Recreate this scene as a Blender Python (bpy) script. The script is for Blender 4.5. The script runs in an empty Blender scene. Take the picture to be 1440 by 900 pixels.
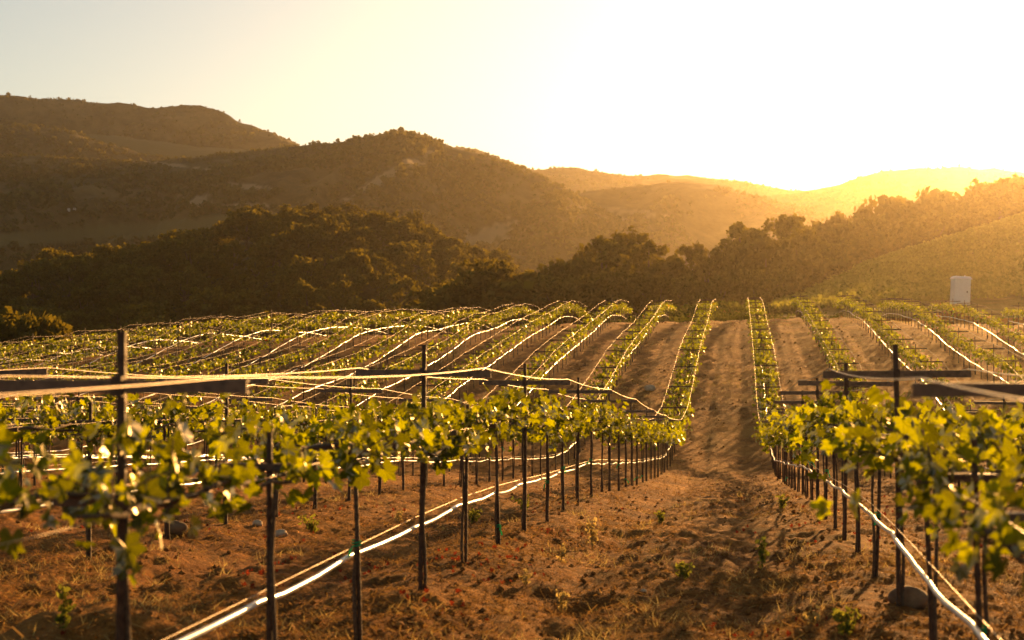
import bpy, math, random
import numpy as np
from mathutils import Vector, Euler

C = bpy.context.scene
COL = C.collection
random.seed(7)
RNG = np.random.default_rng(11)

# ------------------------------------------------------------------ camera
CAMZ = 1.62
YAW = math.atan(320 / 2000)
PITCH = math.atan(50 / 2000)
cam_d = bpy.data.cameras.new('camera')
cam = bpy.data.objects.new('camera', cam_d)
COL.objects.link(cam)
cam.location = (0, 0, CAMZ)
cam.rotation_euler = (math.pi / 2 + PITCH, 0, YAW)
cam_d.sensor_width = 36
cam_d.lens = 50
cam_d.clip_end = 20000
cam_d.dof.use_dof = True
cam_d.dof.focus_distance = 24
cam_d.dof.aperture_fstop = 3.0
C.camera = cam

# ------------------------------------------------------------------ sky and sun
SUN_AZ = math.radians(14.5)      # clockwise from +Y (the row direction)
SUN_EL = math.radians(11.8)
SUN = Vector((math.sin(SUN_AZ) * math.cos(SUN_EL), math.cos(SUN_AZ) * math.cos(SUN_EL), math.sin(SUN_EL)))
world = bpy.data.worlds.new('World')
C.world = world
world.use_nodes = True
wn = world.node_tree
bg = wn.nodes['Background']
sky = wn.nodes.new('ShaderNodeTexSky')
sky.sky_type = 'NISHITA'
sky.sun_disc = False
sky.sun_elevation = SUN_EL
sky.sun_rotation = SUN_AZ
sky.air_density = 1.0
sky.dust_density = 1.0
sky.ozone_density = 0.15
wn.links.new(sky.outputs[0], bg.inputs[0])
bg.inputs[1].default_value = 0.05
sd = bpy.data.lights.new('sun', 'SUN')
sd.energy = 5.0
sd.angle = math.radians(0.6)
sd.color = (1.0, 0.54, 0.19)
so = bpy.data.objects.new('sun', sd)
so.rotation_euler = SUN.to_track_quat('Z', 'Y').to_euler()
COL.objects.link(so)

C.view_settings.view_transform = 'Standard'
C.view_settings.look = 'None'
C.view_settings.exposure = 1.4
C.view_settings.gamma = 1
C.view_settings.use_white_balance = True
C.view_settings.white_balance_temperature = 7200
C.view_settings.white_balance_tint = 10
HAZE_DENSITY = 1.15e-4
HAZE_G = 0.86
HAZE_COLOR = (1.0, 0.86, 0.64)
C.render.engine = 'CYCLES'
C.cycles.use_denoising = True
C.cycles.max_bounces = 6
C.cycles.diffuse_bounces = 3
C.cycles.transmission_bounces = 3
C.cycles.volume_bounces = 0
C.cycles.transparent_max_bounces = 8
C.cycles.sample_clamp_indirect = 8

# ------------------------------------------------------------------ camera geometry helpers
ROT = np.array(cam.rotation_euler.to_matrix())
CY, SY = math.cos(YAW), math.sin(YAW)

def at(px, py, z):
    """world point that lies on the ray of photo pixel (1440x900) at camera depth z"""
    d = ROT @ np.array([(px - 720) / 2000.0, (450 - py) / 2000.0, -1.0])
    return np.array([0, 0, CAMZ]) + d * z

def plan(px, z):
    """plan position of picture column px at horizontal depth z (vectorised)"""
    xc = (np.asarray(px) - 720) / 2000.0 * z
    return xc * CY - z * SY, xc * SY + z * CY

def project(p):
    q = (np.asarray(p, float) - np.array([0, 0, CAMZ])) @ ROT
    z = -q[..., 2]
    zz = np.where(z > 0.05, z, 0.05)
    return 720 + 2000 * q[..., 0] / zz, 450 - 2000 * q[..., 1] / zz, z

# ------------------------------------------------------------------ noise
def _hash(i, j, s):
    h = (i * 374761393 + j * 668265263 + s * 1274126177) & 0xFFFFFFFF
    h = ((h ^ (h >> 13)) * 1274126177) & 0xFFFFFFFF
    h = (h ^ (h >> 16)) & 0xFFFFFF
    return h / float(0xFFFFFF)

def vnoise(x, y, s=0):
    x = np.asarray(x, float); y = np.asarray(y, float)
    i = np.floor(x).astype(np.int64); j = np.floor(y).astype(np.int64)
    fx = x - i; fy = y - j
    fx = fx * fx * (3 - 2 * fx); fy = fy * fy * (3 - 2 * fy)
    a = _hash(i, j, s); b = _hash(i + 1, j, s); c = _hash(i, j + 1, s); d = _hash(i + 1, j + 1, s)
    return (a + (b - a) * fx) * (1 - fy) + (c + (d - c) * fx) * fy

def fbm(x, y, o=4, s=0, gain=0.5):
    t = 0; a = 1; n = 0
    for k in range(o):
        t = t + a * (vnoise(x * 2 ** k + 17.3 * k, y * 2 ** k - 9.1 * k, s + k) - 0.5)
        n += a; a *= gain
    return t / n * 2

# ------------------------------------------------------------------ terrain height
ROW0, ROWD = -2.12, 3.12         # first row left of the aisle, row spacing
Y0, DY = 9.38, 1.57              # a post stands at Y0, stakes every DY
_py = [-400, -30, 0, 8, 11, 14, 17, 20.6, 25.6, 30.7, 37, 43, 48, 52, 59, 75, 88, 96, 103, 110, 118, 126, 140, 165, 210, 300, 420, 4000]
_ph = [-3, -1.6, -1.6, -1.62, -1.62, -1.77, -1.93, -2.04, -2.43, -2.8, -3.2, -3.4, -3.15, -2.6, -1.55, 0.15, 1.75, 2.5, 2.75, 2.5, 2.1, 2.0, 2.6, 4.4, 5.5, 3.0, -3, -6]
_ty = np.arange(-60, 500, 0.25)
_th = np.interp(_ty, _py, _ph)
_k = np.exp(-0.5 * (np.arange(-14, 15) * 0.25 / 1.6) ** 2); _k /= _k.sum()
_th = np.convolve(np.pad(_th, 14, mode='edge'), _k, 'valid')
_ax = [-400, -120, -50, -42, -36, -30, -21, -15, -8, 0, 8, 17, 26, 60, 400]
_ah = [-8, -7, -4.8, -3.8, -3.0, -2.2, -1.35, -0.8, -0.25, 0, 0.1, -0.35, -0.3, 3, 6]

def sstep(a, b, x):
    t = np.clip((x - a) / (b - a), 0, 1)
    return t * t * (3 - 2 * t)

def H(X, Y):
    X = np.asarray(X, float); Y = np.asarray(Y, float)
    sh = np.clip(-(X + 7) * 0.8, 0, 18) * sstep(60, 80, Y) * (1 - sstep(110, 150, Y))
    yy = Y + sh
    h = np.where(yy < 499, np.interp(yy, _ty, _th), np.interp(yy, _py, _ph))
    A = np.interp(X, _ax, _ah)
    h = h + A * sstep(45, 92, Y) * (1 - sstep(180, 380, Y))
    # green bank just past the crest of the aisle
    h = h + 1.5 * np.exp(-((X + 0.5) / 7.5) ** 2 - ((Y - 131) / 8.0) ** 2)
    h = h + 0.9 * np.exp(-((X + 9) / 10) ** 2 - ((Y - 134) / 9.0) ** 2)
    h = h + 1.9 * np.exp(-((X - 17) / 3.6) ** 2 - ((Y - 114) / 3.2) ** 2)
    h = h + 0.35 * fbm(X / 14, Y / 14, 2, 3) * sstep(18, 60, Y)
    return h + CAMZ

def rowmod(X, Y):
    """soil thrown up under the vine rows, wheel tracks in the aisles"""
    f = (X - ROW0) / ROWD
    d = (f - np.round(f)) * ROWD
    b = 0.07 * np.exp(-(d / 0.42) ** 2) - 0.065
    tr = -0.06 * (np.exp(-((np.abs(d) - 0.95) / 0.22) ** 2))
    return (b + tr) * (0.7 + 0.6 * vnoise(X / 2, Y / 2, 9))

def Hs(X, Y):
    return H(X, Y) + rowmod(X, Y) * (1 - sstep(105, 115, np.asarray(Y, float)))

def hs(x, y):
    return float(Hs(np.array([x]), np.array([y]))[0])

# ------------------------------------------------------------------ mesh helpers
def mesh_np(name, V, faces, mats, parent=None, fmat=None, smooth=False, link=True):
    """faces: list of (m,k) int arrays"""
    V = np.asarray(V, np.float32)
    me = bpy.data.meshes.new(name)
    faces = [np.asarray(f, np.int32) for f in faces if len(f)]
    tot = np.concatenate([np.full(len(f), f.shape[1], np.int32) for f in faces])
    loops = np.concatenate([f.ravel() for f in faces])
    st = np.concatenate([[0], np.cumsum(tot)[:-1]]).astype(np.int32)
    me.vertices.add(len(V)); me.vertices.foreach_set('co', V.ravel())
    me.loops.add(len(loops)); me.loops.foreach_set('vertex_index', loops)
    me.polygons.add(len(tot)); me.polygons.foreach_set('loop_start', st)
    me.polygons.foreach_set('loop_total', tot)
    for m in (mats if isinstance(mats, (list, tuple)) else [mats]):
        me.materials.append(m)
    if fmat is not None:
        me.polygons.foreach_set('material_index', np.asarray(fmat, np.int32))
    me.polygons.foreach_set('use_smooth', np.full(len(tot), bool(smooth)))
    me.update(calc_edges=True)
    me.validate()
    if not link:
        return me
    return link_mesh(name, me, parent)

def link_mesh(name, me, parent=None):
    o = bpy.data.objects.new(name, me)
    COL.objects.link(o)
    if parent is not None:
        o.parent = parent
    return o

def tag(o, label=None, cat=None, group=None, kind=None):
    if label: o['label'] = label
    if cat: o['category'] = cat
    if group: o['group'] = group
    if kind: o['kind'] = kind
    return o

def empty(name, loc, rz=0):
    o = bpy.data.objects.new(name, None)
    COL.objects.link(o)
    o.location = loc
    o.rotation_euler = (0, 0, rz)
    o.empty_display_size = 0.2
    return o

class MB:
    """collects verts and quads / tris; build() makes one mesh"""
    def __init__(s):
        s.v = []; s.q = []; s.t = []; s.qm = []; s.tm = []; s.n = 0
    def add(s, V, Q=None, T=None, m=0):
        V = np.asarray(V, float)
        if Q is not None and len(Q):
            s.q.append(np.asarray(Q) + s.n); s.qm += [m] * len(Q)
        if T is not None and len(T):
            s.t.append(np.asarray(T) + s.n); s.tm += [m] * len(T)
        s.v.append(V); s.n += len(V)
    def box(s, x0, x1, y0, y1, z0, z1, m=0, M=None, ch=0.0):
        v = np.array([(x, y, z) for z in (z0, z1) for y in (y0, y1) for x in (x0, x1)], float)
        if M is not None:
            v = v @ np.asarray(M)[:3, :3].T + np.asarray(M)[:3, 3]
        s.add(v, [(0, 2, 3, 1), (4, 5, 7, 6), (0, 1, 5, 4), (2, 6, 7, 3), (0, 4, 6, 2), (1, 3, 7, 5)], m=m)
    def tube(s, P, R, n=6, m=0, cap=True):
        P = np.asarray(P, float)
        R = np.broadcast_to(np.asarray(R, float), (len(P),))
        T = np.gradient(P, axis=0)
        T /= np.linalg.norm(T, axis=1)[:, None] + 1e-9
        up = np.where((np.abs(T[:, 2]) > 0.9)[:, None], np.array([[1.0, 0, 0]]), np.array([[0, 0, 1.0]]))
        a = np.cross(T, up); a /= np.linalg.norm(a, axis=1)[:, None]
        b = np.cross(T, a)
        th = np.arange(n) * 2 * np.pi / n
        ring = P[:, None] + R[:, None, None] * (np.cos(th)[None, :, None] * a[:, None] + np.sin(th)[None, :, None] * b[:, None])
        V = ring.reshape(-1, 3)
        i = np.arange(len(P) - 1)[:, None] * n
        j = np.arange(n)[None]
        k = (np.arange(n)[None] + 1) % n
        Q = np.stack([i + j, i + k, i + n + k, i + n + j], -1).reshape(-1, 4)
        tt = None
        if cap:
            tt = [(0, c + 1, c) for c in range(1, n - 1)]
            o = (len(P) - 1) * n
            tt += [(o, o + c, o + c + 1) for c in range(1, n - 1)]
        s.add(V, Q, tt, m=m)
    def mesh(s, name, mats, smooth=False):
        return mesh_np(name, np.concatenate(s.v), [np.concatenate(s.q) if s.q else [], np.concatenate(s.t) if s.t else []],
                       mats, None, s.qm + s.tm, smooth, False)
    def build(s, name, mats, parent=None, smooth=False):
        return link_mesh(name, s.mesh(name, mats, smooth), parent)

# ------------------------------------------------------------------ materials
def mat(name, build, disp=None):
    m = bpy.data.materials.new(name)
    m.use_nodes = True
    t = m.node_tree
    t.nodes.clear()
    out = t.nodes.new('ShaderNodeOutputMaterial')
    build(t, out)
    return m

def N(t, kind, **kw):
    n = t.nodes.new(kind)
    for k, v in kw.items():
        if k.startswith('i_'):
            n.inputs[k[2:].replace('_', ' ')].default_value = v
        elif isinstance(v, tuple) and k == 'ins':
            pass
        else:
            setattr(n, k, v)
    return n

def ramp(t, fac, stops):
    r = t.nodes.new('ShaderNodeValToRGB')
    el = r.color_ramp.elements
    while len(el) < len(stops):
        el.new(0.5)
    for e, (p, c) in zip(el, stops):
        e.position = p; e.color = (*c, 1)
    t.links.new(fac, r.inputs[0])
    return r.outputs[0]

def noise(t, scale, detail=4, rough=0.55, vec=None, out='Fac'):
    n = t.nodes.new('ShaderNodeTexNoise')
    n.inputs['Scale'].default_value = scale
    n.inputs['Detail'].default_value = detail
    n.inputs['Roughness'].default_value = rough
    if vec is not None:
        t.links.new(vec, n.inputs['Vector'])
    return n.outputs[out]

def mixc(t, fac, a, b):
    m = t.nodes.new('ShaderNodeMix'); m.data_type = 'RGBA'
    if isinstance(fac, (int, float)): m.inputs[0].default_value = fac
    else: t.links.new(fac, m.inputs[0])
    for s, v in ((6, a), (7, b)):
        if isinstance(v, tuple): m.inputs[s].default_value = (*v, 1)
        else: t.links.new(v, m.inputs[s])
    return m.outputs[2]

def principled(t, out, color, rough=0.8, metal=0, bump=None, bumpd=0.02, spec=0.3):
    p = t.nodes.new('ShaderNodeBsdfPrincipled')
    if isinstance(color, tuple): p.inputs['Base Color'].default_value = (*color, 1)
    else: t.links.new(color, p.inputs['Base Color'])
    p.inputs['Roughness'].default_value = rough
    p.inputs['Metallic'].default_value = metal
    p.inputs['Specular IOR Level'].default_value = spec
    if bump is not None:
        b = t.nodes.new('ShaderNodeBump')
        b.inputs['Strength'].default_value = 1
        b.inputs['Distance'].default_value = bumpd
        t.links.new(bump, b.inputs['Height'])
        t.links.new(b.outputs[0], p.inputs['Normal'])
    t.links.new(p.outputs[0], out.inputs[0])
    return p

def geo_pos(t):
    return t.nodes.new('ShaderNodeNewGeometry').outputs['Position']

def m_soil(t, out):
    pos = geo_pos(t)
    n0 = noise(t, 0.10, 3, 0.5, pos); n1 = noise(t, 0.42, 6, 0.65, pos); n2 = noise(t, 4.5, 7, 0.7, pos); n3 = noise(t, 38, 4, 0.75, pos)
    c1 = ramp(t, n2, [(0.38, (0.050, 0.015, 0.003)), (0.52, (0.22, 0.075, 0.012)), (0.67, (0.50, 0.20, 0.034))])
    c2 = ramp(t, n3, [(0.35, (0.060, 0.020, 0.004)), (0.64, (0.48, 0.192, 0.034))])
    c = mixc(t, 0.5, c1, c2)
    f = ramp(t, n1, [(0.46, (0, 0, 0)), (0.66, (1, 1, 1))])
    c = mixc(t, f, c, mixc(t, 0.5, c, (0.52, 0.26, 0.06)))
    g = ramp(t, n1, [(0.30, (1, 1, 1)), (0.46, (0, 0, 0))])
    c = mixc(t, g, c, mixc(t, 0.55, c, (0.09, 0.034, 0.009)))
    a = t.nodes.new('ShaderNodeMath'); a.operation = 'MULTIPLY_ADD'
    t.links.new(n2, a.inputs[0]); a.inputs[1].default_value = 2.4; t.links.new(n3, a.inputs[2])
    principled(t, out, c, 0.95, bump=a.outputs[0], bumpd=0.05, spec=0.1)

def m_leafy(c_lo, c_hi, trans, tfac=0.5, red=0.0, gloss=0.0, vary=False, lowt=0.7):
    def f(t, out):
        g = t.nodes.new('ShaderNodeNewGeometry')
        rnd = g.outputs['Random Per Island']
        stops = [(0.0, c_lo), (0.94 if red else 1.0, c_hi)]
        if red:
            stops += [(1.0 - red, c_hi), (1.0 - red * 0.5, (0.35, 0.05, 0.012))]
        c = ramp(t, rnd, stops)
        if vary:      # each tree has its own leaf tone
            oi = t.nodes.new('ShaderNodeObjectInfo')
            mm = t.nodes.new('ShaderNodeMix'); mm.data_type = 'RGBA'; mm.blend_type = 'MULTIPLY'; mm.inputs[0].default_value = 1
            t.links.new(c, mm.inputs[6]); t.links.new(ramp(t, oi.outputs['Random'], [(0, (0.45, 0.5, 0.5)), (0.5, (0.9, 0.9, 0.9)), (1, (1.7, 1.5, 1.3))]), mm.inputs[7])
            c = mm.outputs[2]
        d = t.nodes.new('ShaderNodeBsdfDiffuse'); t.links.new(c, d.inputs[0])
        tr = t.nodes.new('ShaderNodeBsdfTranslucent')
        tl = tuple(trans)
        tst = [(0.0, tuple(x * lowt for x in tl)), (0.45, tuple(x * (0.35 + 0.65 * lowt) for x in tl)), (0.9, tl)]
        if red:
            tst += [(1.0 - red, tl), (1.0 - red * 0.5, (0.7, 0.07, 0.01))]
        t.links.new(ramp(t, rnd, tst), tr.inputs[0])
        mx = t.nodes.new('ShaderNodeMixShader'); mx.inputs[0].default_value = tfac
        t.links.new(d.outputs[0], mx.inputs[1]); t.links.new(tr.outputs[0], mx.inputs[2])
        last = mx.outputs[0]
        if gloss:
            gl = t.nodes.new('ShaderNodeBsdfGlossy'); gl.inputs['Roughness'].default_value = 0.42
            gl.inputs[0].default_value = (1, 0.88, 0.66, 1)
            m2 = t.nodes.new('ShaderNodeMixShader')
            fr = t.nodes.new('ShaderNodeFresnel'); fr.inputs[0].default_value = 1.4
            mm = t.nodes.new('ShaderNodeMath'); mm.operation = 'MULTIPLY'; mm.inputs[1].default_value = gloss
            t.links.new(fr.outputs[0], mm.inputs[0]); t.links.new(mm.outputs[0], m2.inputs[0])
            t.links.new(last, m2.inputs[1]); t.links.new(gl.outputs[0], m2.inputs[2])
            last = m2.outputs[0]
        t.links.new(last, out.inputs[0])
    return f

def m_plain(c1, c2, scale, rough=0.8, metal=0, bumpd=0.0, spec=0.3):
    def f(t, out):
        tc = t.nodes.new('ShaderNodeTexCoord').outputs['Object']
        n = noise(t, scale, 4, 0.6, tc)
        principled(t, out, ramp(t, n, [(0.3, c1), (0.7, c2)]), rough, metal, n if bumpd else None, bumpd, spec)
    return f

def m_hill(dark, light, soil, s1, s2):
    def f(t, out):
        pos = geo_pos(t)
        a = noise(t, s1, 6, 0.65, pos); b = noise(t, s2, 5, 0.7, pos)
        c = ramp(t, b, [(0.35, dark), (0.65, light)])
        k = ramp(t, a, [(0.56, (0, 0, 0)), (0.66, (1, 1, 1))])
        c = mixc(t, k, c, soil)
        at_ = t.nodes.new('ShaderNodeAttribute'); at_.attribute_name = 'field'
        c = mixc(t, at_.outputs['Fac'], c, (0.105, 0.088, 0.034))
        at2 = t.nodes.new('ShaderNodeAttribute'); at2.attribute_name = 'bare'
        c = mixc(t, at2.outputs['Fac'], c, (0.25, 0.18, 0.10))
        principled(t, out, c, 0.95, bump=b, bumpd=2.5, spec=0.05)
    return f

M = {}
M['soil'] = mat('soil', m_soil)
M['vine_leaf'] = mat('vine_leaf', m_leafy((0.018, 0.038, 0.004), (0.046, 0.072, 0.007), (0.52, 0.54, 0.014), 0.44, 0.008, 0.26, lowt=0.18))
M['vine_leaf_far'] = mat('vine_leaf_far', m_leafy((0.018, 0.038, 0.004), (0.046, 0.072, 0.007), (0.50, 0.53, 0.016), 0.45, 0.004, 0.22, lowt=0.3))
M['bark'] = mat('bark', m_plain((0.05, 0.03, 0.018), (0.13, 0.085, 0.05), 60, 0.9, 0, 0.004))
M['rust_steel'] = mat('rust_steel', m_plain((0.035, 0.020, 0.014), (0.10, 0.055, 0.032), 40, 0.6, 0.4, 0.001))
M['arm_wood'] = mat('arm_wood', m_plain((0.06, 0.034, 0.02), (0.17, 0.095, 0.055), 25, 0.5, 0.3, 0.001, 0.5))
M['wire'] = mat('wire', m_plain((0.22, 0.17, 0.12), (0.36, 0.28, 0.20), 30, 0.45, 0.7))
M['hose'] = mat('hose', m_plain((0.60, 0.58, 0.55), (0.80, 0.78, 0.74), 20, 0.22, 0.0, 0, 0.9))
M['tie'] = mat('tie', m_leafy((0.01, 0.28, 0.12), (0.02, 0.42, 0.20), (0.03, 0.75, 0.35), 0.5))
M['straw'] = mat('straw', m_leafy((0.14, 0.065, 0.022), (0.46, 0.26, 0.085), (0.45, 0.26, 0.08), 0.3))
M['clod'] = mat('clod', m_plain((0.11, 0.042, 0.012), (0.34, 0.15, 0.035), 12, 0.95, 0, 0.01, 0.1))
M['redleaf'] = mat('redleaf', m_leafy((0.10, 0.022, 0.010), (0.24, 0.05, 0.022), (0.25, 0.04, 0.015), 0.35))
M['weed'] = mat('weed', m_leafy((0.045, 0.07, 0.015), (0.11, 0.13, 0.03), (0.36, 0.36, 0.05), 0.45))
M['dry_weed'] = mat('dry_weed', m_leafy((0.20, 0.16, 0.06), (0.40, 0.31, 0.13), (0.6, 0.45, 0.16), 0.45))
M['stone'] = mat('stone', m_plain((0.10, 0.055, 0.028), (0.22, 0.13, 0.065), 9, 0.9, 0, 0.02))
M['pale_stone'] = mat('pale_stone', m_plain((0.36, 0.25, 0.15), (0.56, 0.42, 0.27), 14, 0.9, 0, 0.02))
M['oak_leaf'] = mat('oak_leaf', m_leafy((0.020, 0.026, 0.007), (0.055, 0.060, 0.016), (0.26, 0.20, 0.02), 0.34, vary=True))
M['bank_leaf'] = mat('bank_leaf', m_leafy((0.03, 0.042, 0.009), (0.06, 0.075, 0.016), (0.14, 0.14, 0.02), 0.35))
M['slope_leaf'] = mat('slope_leaf', m_leafy((0.06, 0.085, 0.016), (0.12, 0.14, 0.03), (0.36, 0.34, 0.05), 0.45))
M['scrub_leaf'] = mat('scrub_leaf', m_leafy((0.035, 0.04, 0.012), (0.085, 0.080, 0.026), (0.2, 0.16, 0.04), 0.3))
M['hill'] = mat('hill', m_hill((0.040, 0.032, 0.012), (0.13, 0.090, 0.035), (0.20, 0.135, 0.06), 0.006, 0.045))
M['knoll'] = mat('knoll', m_hill((0.035, 0.032, 0.012), (0.08, 0.065, 0.028), (0.12, 0.085, 0.04), 0.02, 0.15))
M['slope'] = mat('slope', m_hill((0.09, 0.085, 0.022), (0.20, 0.16, 0.05), (0.26, 0.18, 0.07), 0.05, 0.3))
M['toilet_blue'] = mat('toilet_blue', m_plain((0.46, 0.58, 0.60), (0.52, 0.64, 0.66), 6, 0.45))
M['toilet_white'] = mat('toilet_white', m_plain((0.72, 0.72, 0.70), (0.80, 0.80, 0.78), 6, 0.4))
M['dark_plastic'] = mat('dark_plastic', m_plain((0.05, 0.06, 0.06), (0.09, 0.10, 0.10), 8, 0.6))
M['pale_wall'] = mat('pale_wall', m_plain((0.55, 0.48, 0.42), (0.66, 0.58, 0.5), 2, 0.8))
M['roof'] = mat('roof', m_plain((0.12, 0.07, 0.05), (0.2, 0.12, 0.08), 2, 0.8))

# ------------------------------------------------------------------ haze
def build_haze():
    m = bpy.data.materials.new('haze_air'); m.use_nodes = True
    t = m.node_tree; t.nodes.clear()
    out = t.nodes.new('ShaderNodeOutputMaterial')
    v = t.nodes.new('ShaderNodeVolumePrincipled')
    v.inputs['Color'].default_value = (*HAZE_COLOR, 1)
    v.inputs['Density'].default_value = HAZE_DENSITY
    v.inputs['Anisotropy'].default_value = HAZE_G
    t.links.new(v.outputs[0], out.inputs['Volume'])
    b = MB(); b.box(-2300, 2300, -2300, 2300, -12, 240)
    tag(b.build('haze', m), 'warm golden haze hanging in the valley air', 'haze', kind='stuff')
build_haze()

# ------------------------------------------------------------------ ground sheet
def build_ground():
    ang = np.concatenate([np.linspace(-180, -32, 38)[:-1], np.linspace(-32, 28, 860), np.linspace(28, 180, 38)[1:-1]])
    rad = np.concatenate([[0.02, 0.6, 1.2], np.geomspace(1.7, 45, 540), np.geomspace(45, 140, 130)[1:], np.geomspace(140, 2100, 46)[1:]])
    A = np.radians(ang) - YAW                    # clockwise from +Y
    R, AA = np.meshgrid(rad, A, indexing='ij')
    X = R * np.sin(AA); Y = R * np.cos(AA)
    Z = Hs(X, Y)
    near = (1 - sstep(50, 140, R)) * sstep(1, 3, R)
    tilth = np.clip(fbm(X / 1.7, Y / 1.7, 3, 21) * 0.8 + 0.6, 0.15, 1.3)
    Z = Z + near * (0.075 * fbm(X / 0.55, Y / 0.55, 4, 31, 0.6) + tilth * 0.045 * fbm(X / 0.13, Y / 0.13, 3, 41, 0.65))
    # heaped earth by the second row on the left
    Z = Z + 0.24 * np.exp(-((X + 3.55) / 0.75) ** 2 - ((Y - 7.6) / 0.9) ** 2)
    nr, na = R.shape
    V = np.stack([X, Y, Z], -1).reshape(-1, 3)
    i = np.arange(nr - 1)[:, None]; j = np.arange(na)[None]; k = (j + 1) % na
    Q = np.stack([i * na + j, (i + 1) * na + j, (i + 1) * na + k, i * na + k], -1).reshape(-1, 4)
    o = mesh_np('ground', V, [Q], M['soil'], smooth=True)
    tag(o, 'bare brown vineyard soil littered with straw, dipping then rising to a crest', 'ground', kind='structure')
build_ground()

# ------------------------------------------------------------------ hills
def smooth_interp(u, pts):
    xs = np.array([p[0] for p in pts], float); ys = np.array([p[1] for p in pts], float)
    fine = np.linspace(xs[0], xs[-1], 1600)
    v = np.interp(fine, xs, ys)
    s = max(1, int(10 / (fine[1] - fine[0])))
    k = np.exp(-0.5 * (np.arange(-2 * s, 2 * s + 1) / s) ** 2); k /= k.sum()
    v = np.convolve(np.pad(v, 2 * s, mode='edge'), k, 'valid')
    return np.interp(u, fine, v)

class Ridge:
    def __init__(s, name, pts, zc, zf, zb, base, m, label, amp=0.12, wl=160, nu=420, nf=90, nb=30, expo=1.15, seed=1, field=None, bare=None):
        u = np.linspace(pts[0][0], pts[-1][0], nu)
        yy = smooth_interp(u, pts)
        hc = CAMZ + (500 - yy) / 2000.0 * zc
        t = np.concatenate([np.linspace(0, 1, nf), 1 + np.linspace(0, 1, nb)[1:]])
        z = np.where(t <= 1, zf + (zc - zf) * t, zc + (zb - zc) * (t - 1))
        U, T = np.meshgrid(u, t, indexing='ij')
        Zd = np.broadcast_to(z, U.shape)
        X, Y = plan(U, Zd)
        S = np.where(T <= 1, np.clip(Zd / zc, 0, 1) * np.sin(np.clip(T, 0, 1) * np.pi / 2) ** expo, np.cos(np.clip(T - 1, 0, 1) * np.pi / 2) ** 1.3)
        hb = CAMZ + base
        rise = (hc[:, None] - hb)
        Z = hb + rise * S
        env = np.where(T <= 1, np.clip(T, 0, 1) * (1 - np.clip(T, 0, 1)) * 4, np.clip(T - 1, 0, 1))
        spur = 1 - np.abs(fbm(X / wl, Y / (wl * 1.6), 4, seed * 50)) * 2.2
        Z = Z + rise * amp * (spur - 0.95) * env * 1.3 + rise * 0.012 * fbm(X / (wl * 0.12), Y / (wl * 0.12), 3, seed * 50 + 9)
        s.U, s.T, s.X, s.Y, s.Z = U, T, X, Y, Z
        s.nu, s.nt = U.shape
        i = np.arange(s.nu - 1)[:, None]; j = np.arange(s.nt - 1)[None]; nt = s.nt
        Q = np.stack([i * nt + j, (i + 1) * nt + j, (i + 1) * nt + j + 1, i * nt + j + 1], -1).reshape(-1, 4)
        V = np.stack([X, Y, Z], -1).reshape(-1, 3)
        s.PX, s.PY, _ = project(np.stack([X, Y, Z], -1))
        o = mesh_np(name, V, [Q], m, smooth=True)
        for nm, fn in (('field', field), ('bare', bare)):
            a = o.data.attributes.new(nm, 'FLOAT', 'POINT')
            val = np.zeros(U.shape) if fn is None else np.clip(fn(s.PX, s.PY, T), 0, 1)
            if nm == 'field': s.field = val
            else: s.bare = val
            a.data.foreach_set('value', np.ascontiguousarray(val, np.float32).ravel())
        tag(o, label, 'hill', kind='structure')
        s.o = o
    def sample(s, n, rng, tmin=0.05, tmax=1.08, keep=None):
        fu = rng.random(n) * (s.nu - 1.001); ft = rng.random(n)
        ti = np.interp(tmin + ft * (tmax - tmin), s.T[0], np.arange(s.nt))
        i = fu.astype(int); a = fu - i; j = np.clip(ti.astype(int), 0, s.nt - 2); b = ti - j
        def g(A): return (A[i, j] * (1 - a) + A[i + 1, j] * a) * (1 - b) + (A[i, j + 1] * (1 - a) + A[i + 1, j + 1] * a) * b
        P = np.stack([g(s.X), g(s.Y), g(s.Z)], -1)
        f = g(s.field) + g(s.bare)
        return P, g(s.PX), g(s.PY), g(s.T), f
    def height_at(s, px, t):
        i = int(np.clip(np.searchsorted(s.U[:, 0], px), 0, s.nu - 1)); j = int(np.interp(t, s.T[0], np.arange(s.nt)))
        return s.X[i, j], s.Y[i, j], s.Z[i, j]

def band(x, y, x0, x1, ya, yb, yc, yd, soft=4):
    """mask of a strip between a top line (ya at x0 .. yb at x1) and a bottom line (yc .. yd)"""
    k = (x - x0) / (x1 - x0)
    top = ya + (yb - ya) * k; bot = yc + (yd - yc) * k
    return sstep(0, soft, y - top) * sstep(0, soft, bot - y) * sstep(0, 12, x - x0) * sstep(0, 12, x1 - x)

def patch(x, y, cx, cy, rx, ry, sl=0.0, seed=0):
    d = np.sqrt(((x - cx) / rx) ** 2 + ((y - cy - sl * (x - cx)) / ry) ** 2)
    n = fbm(x / 14, y / 5, 3, seed + 700)
    return sstep(0.05, 0.4, 1 - d + n * 0.9) * 0.9

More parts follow.
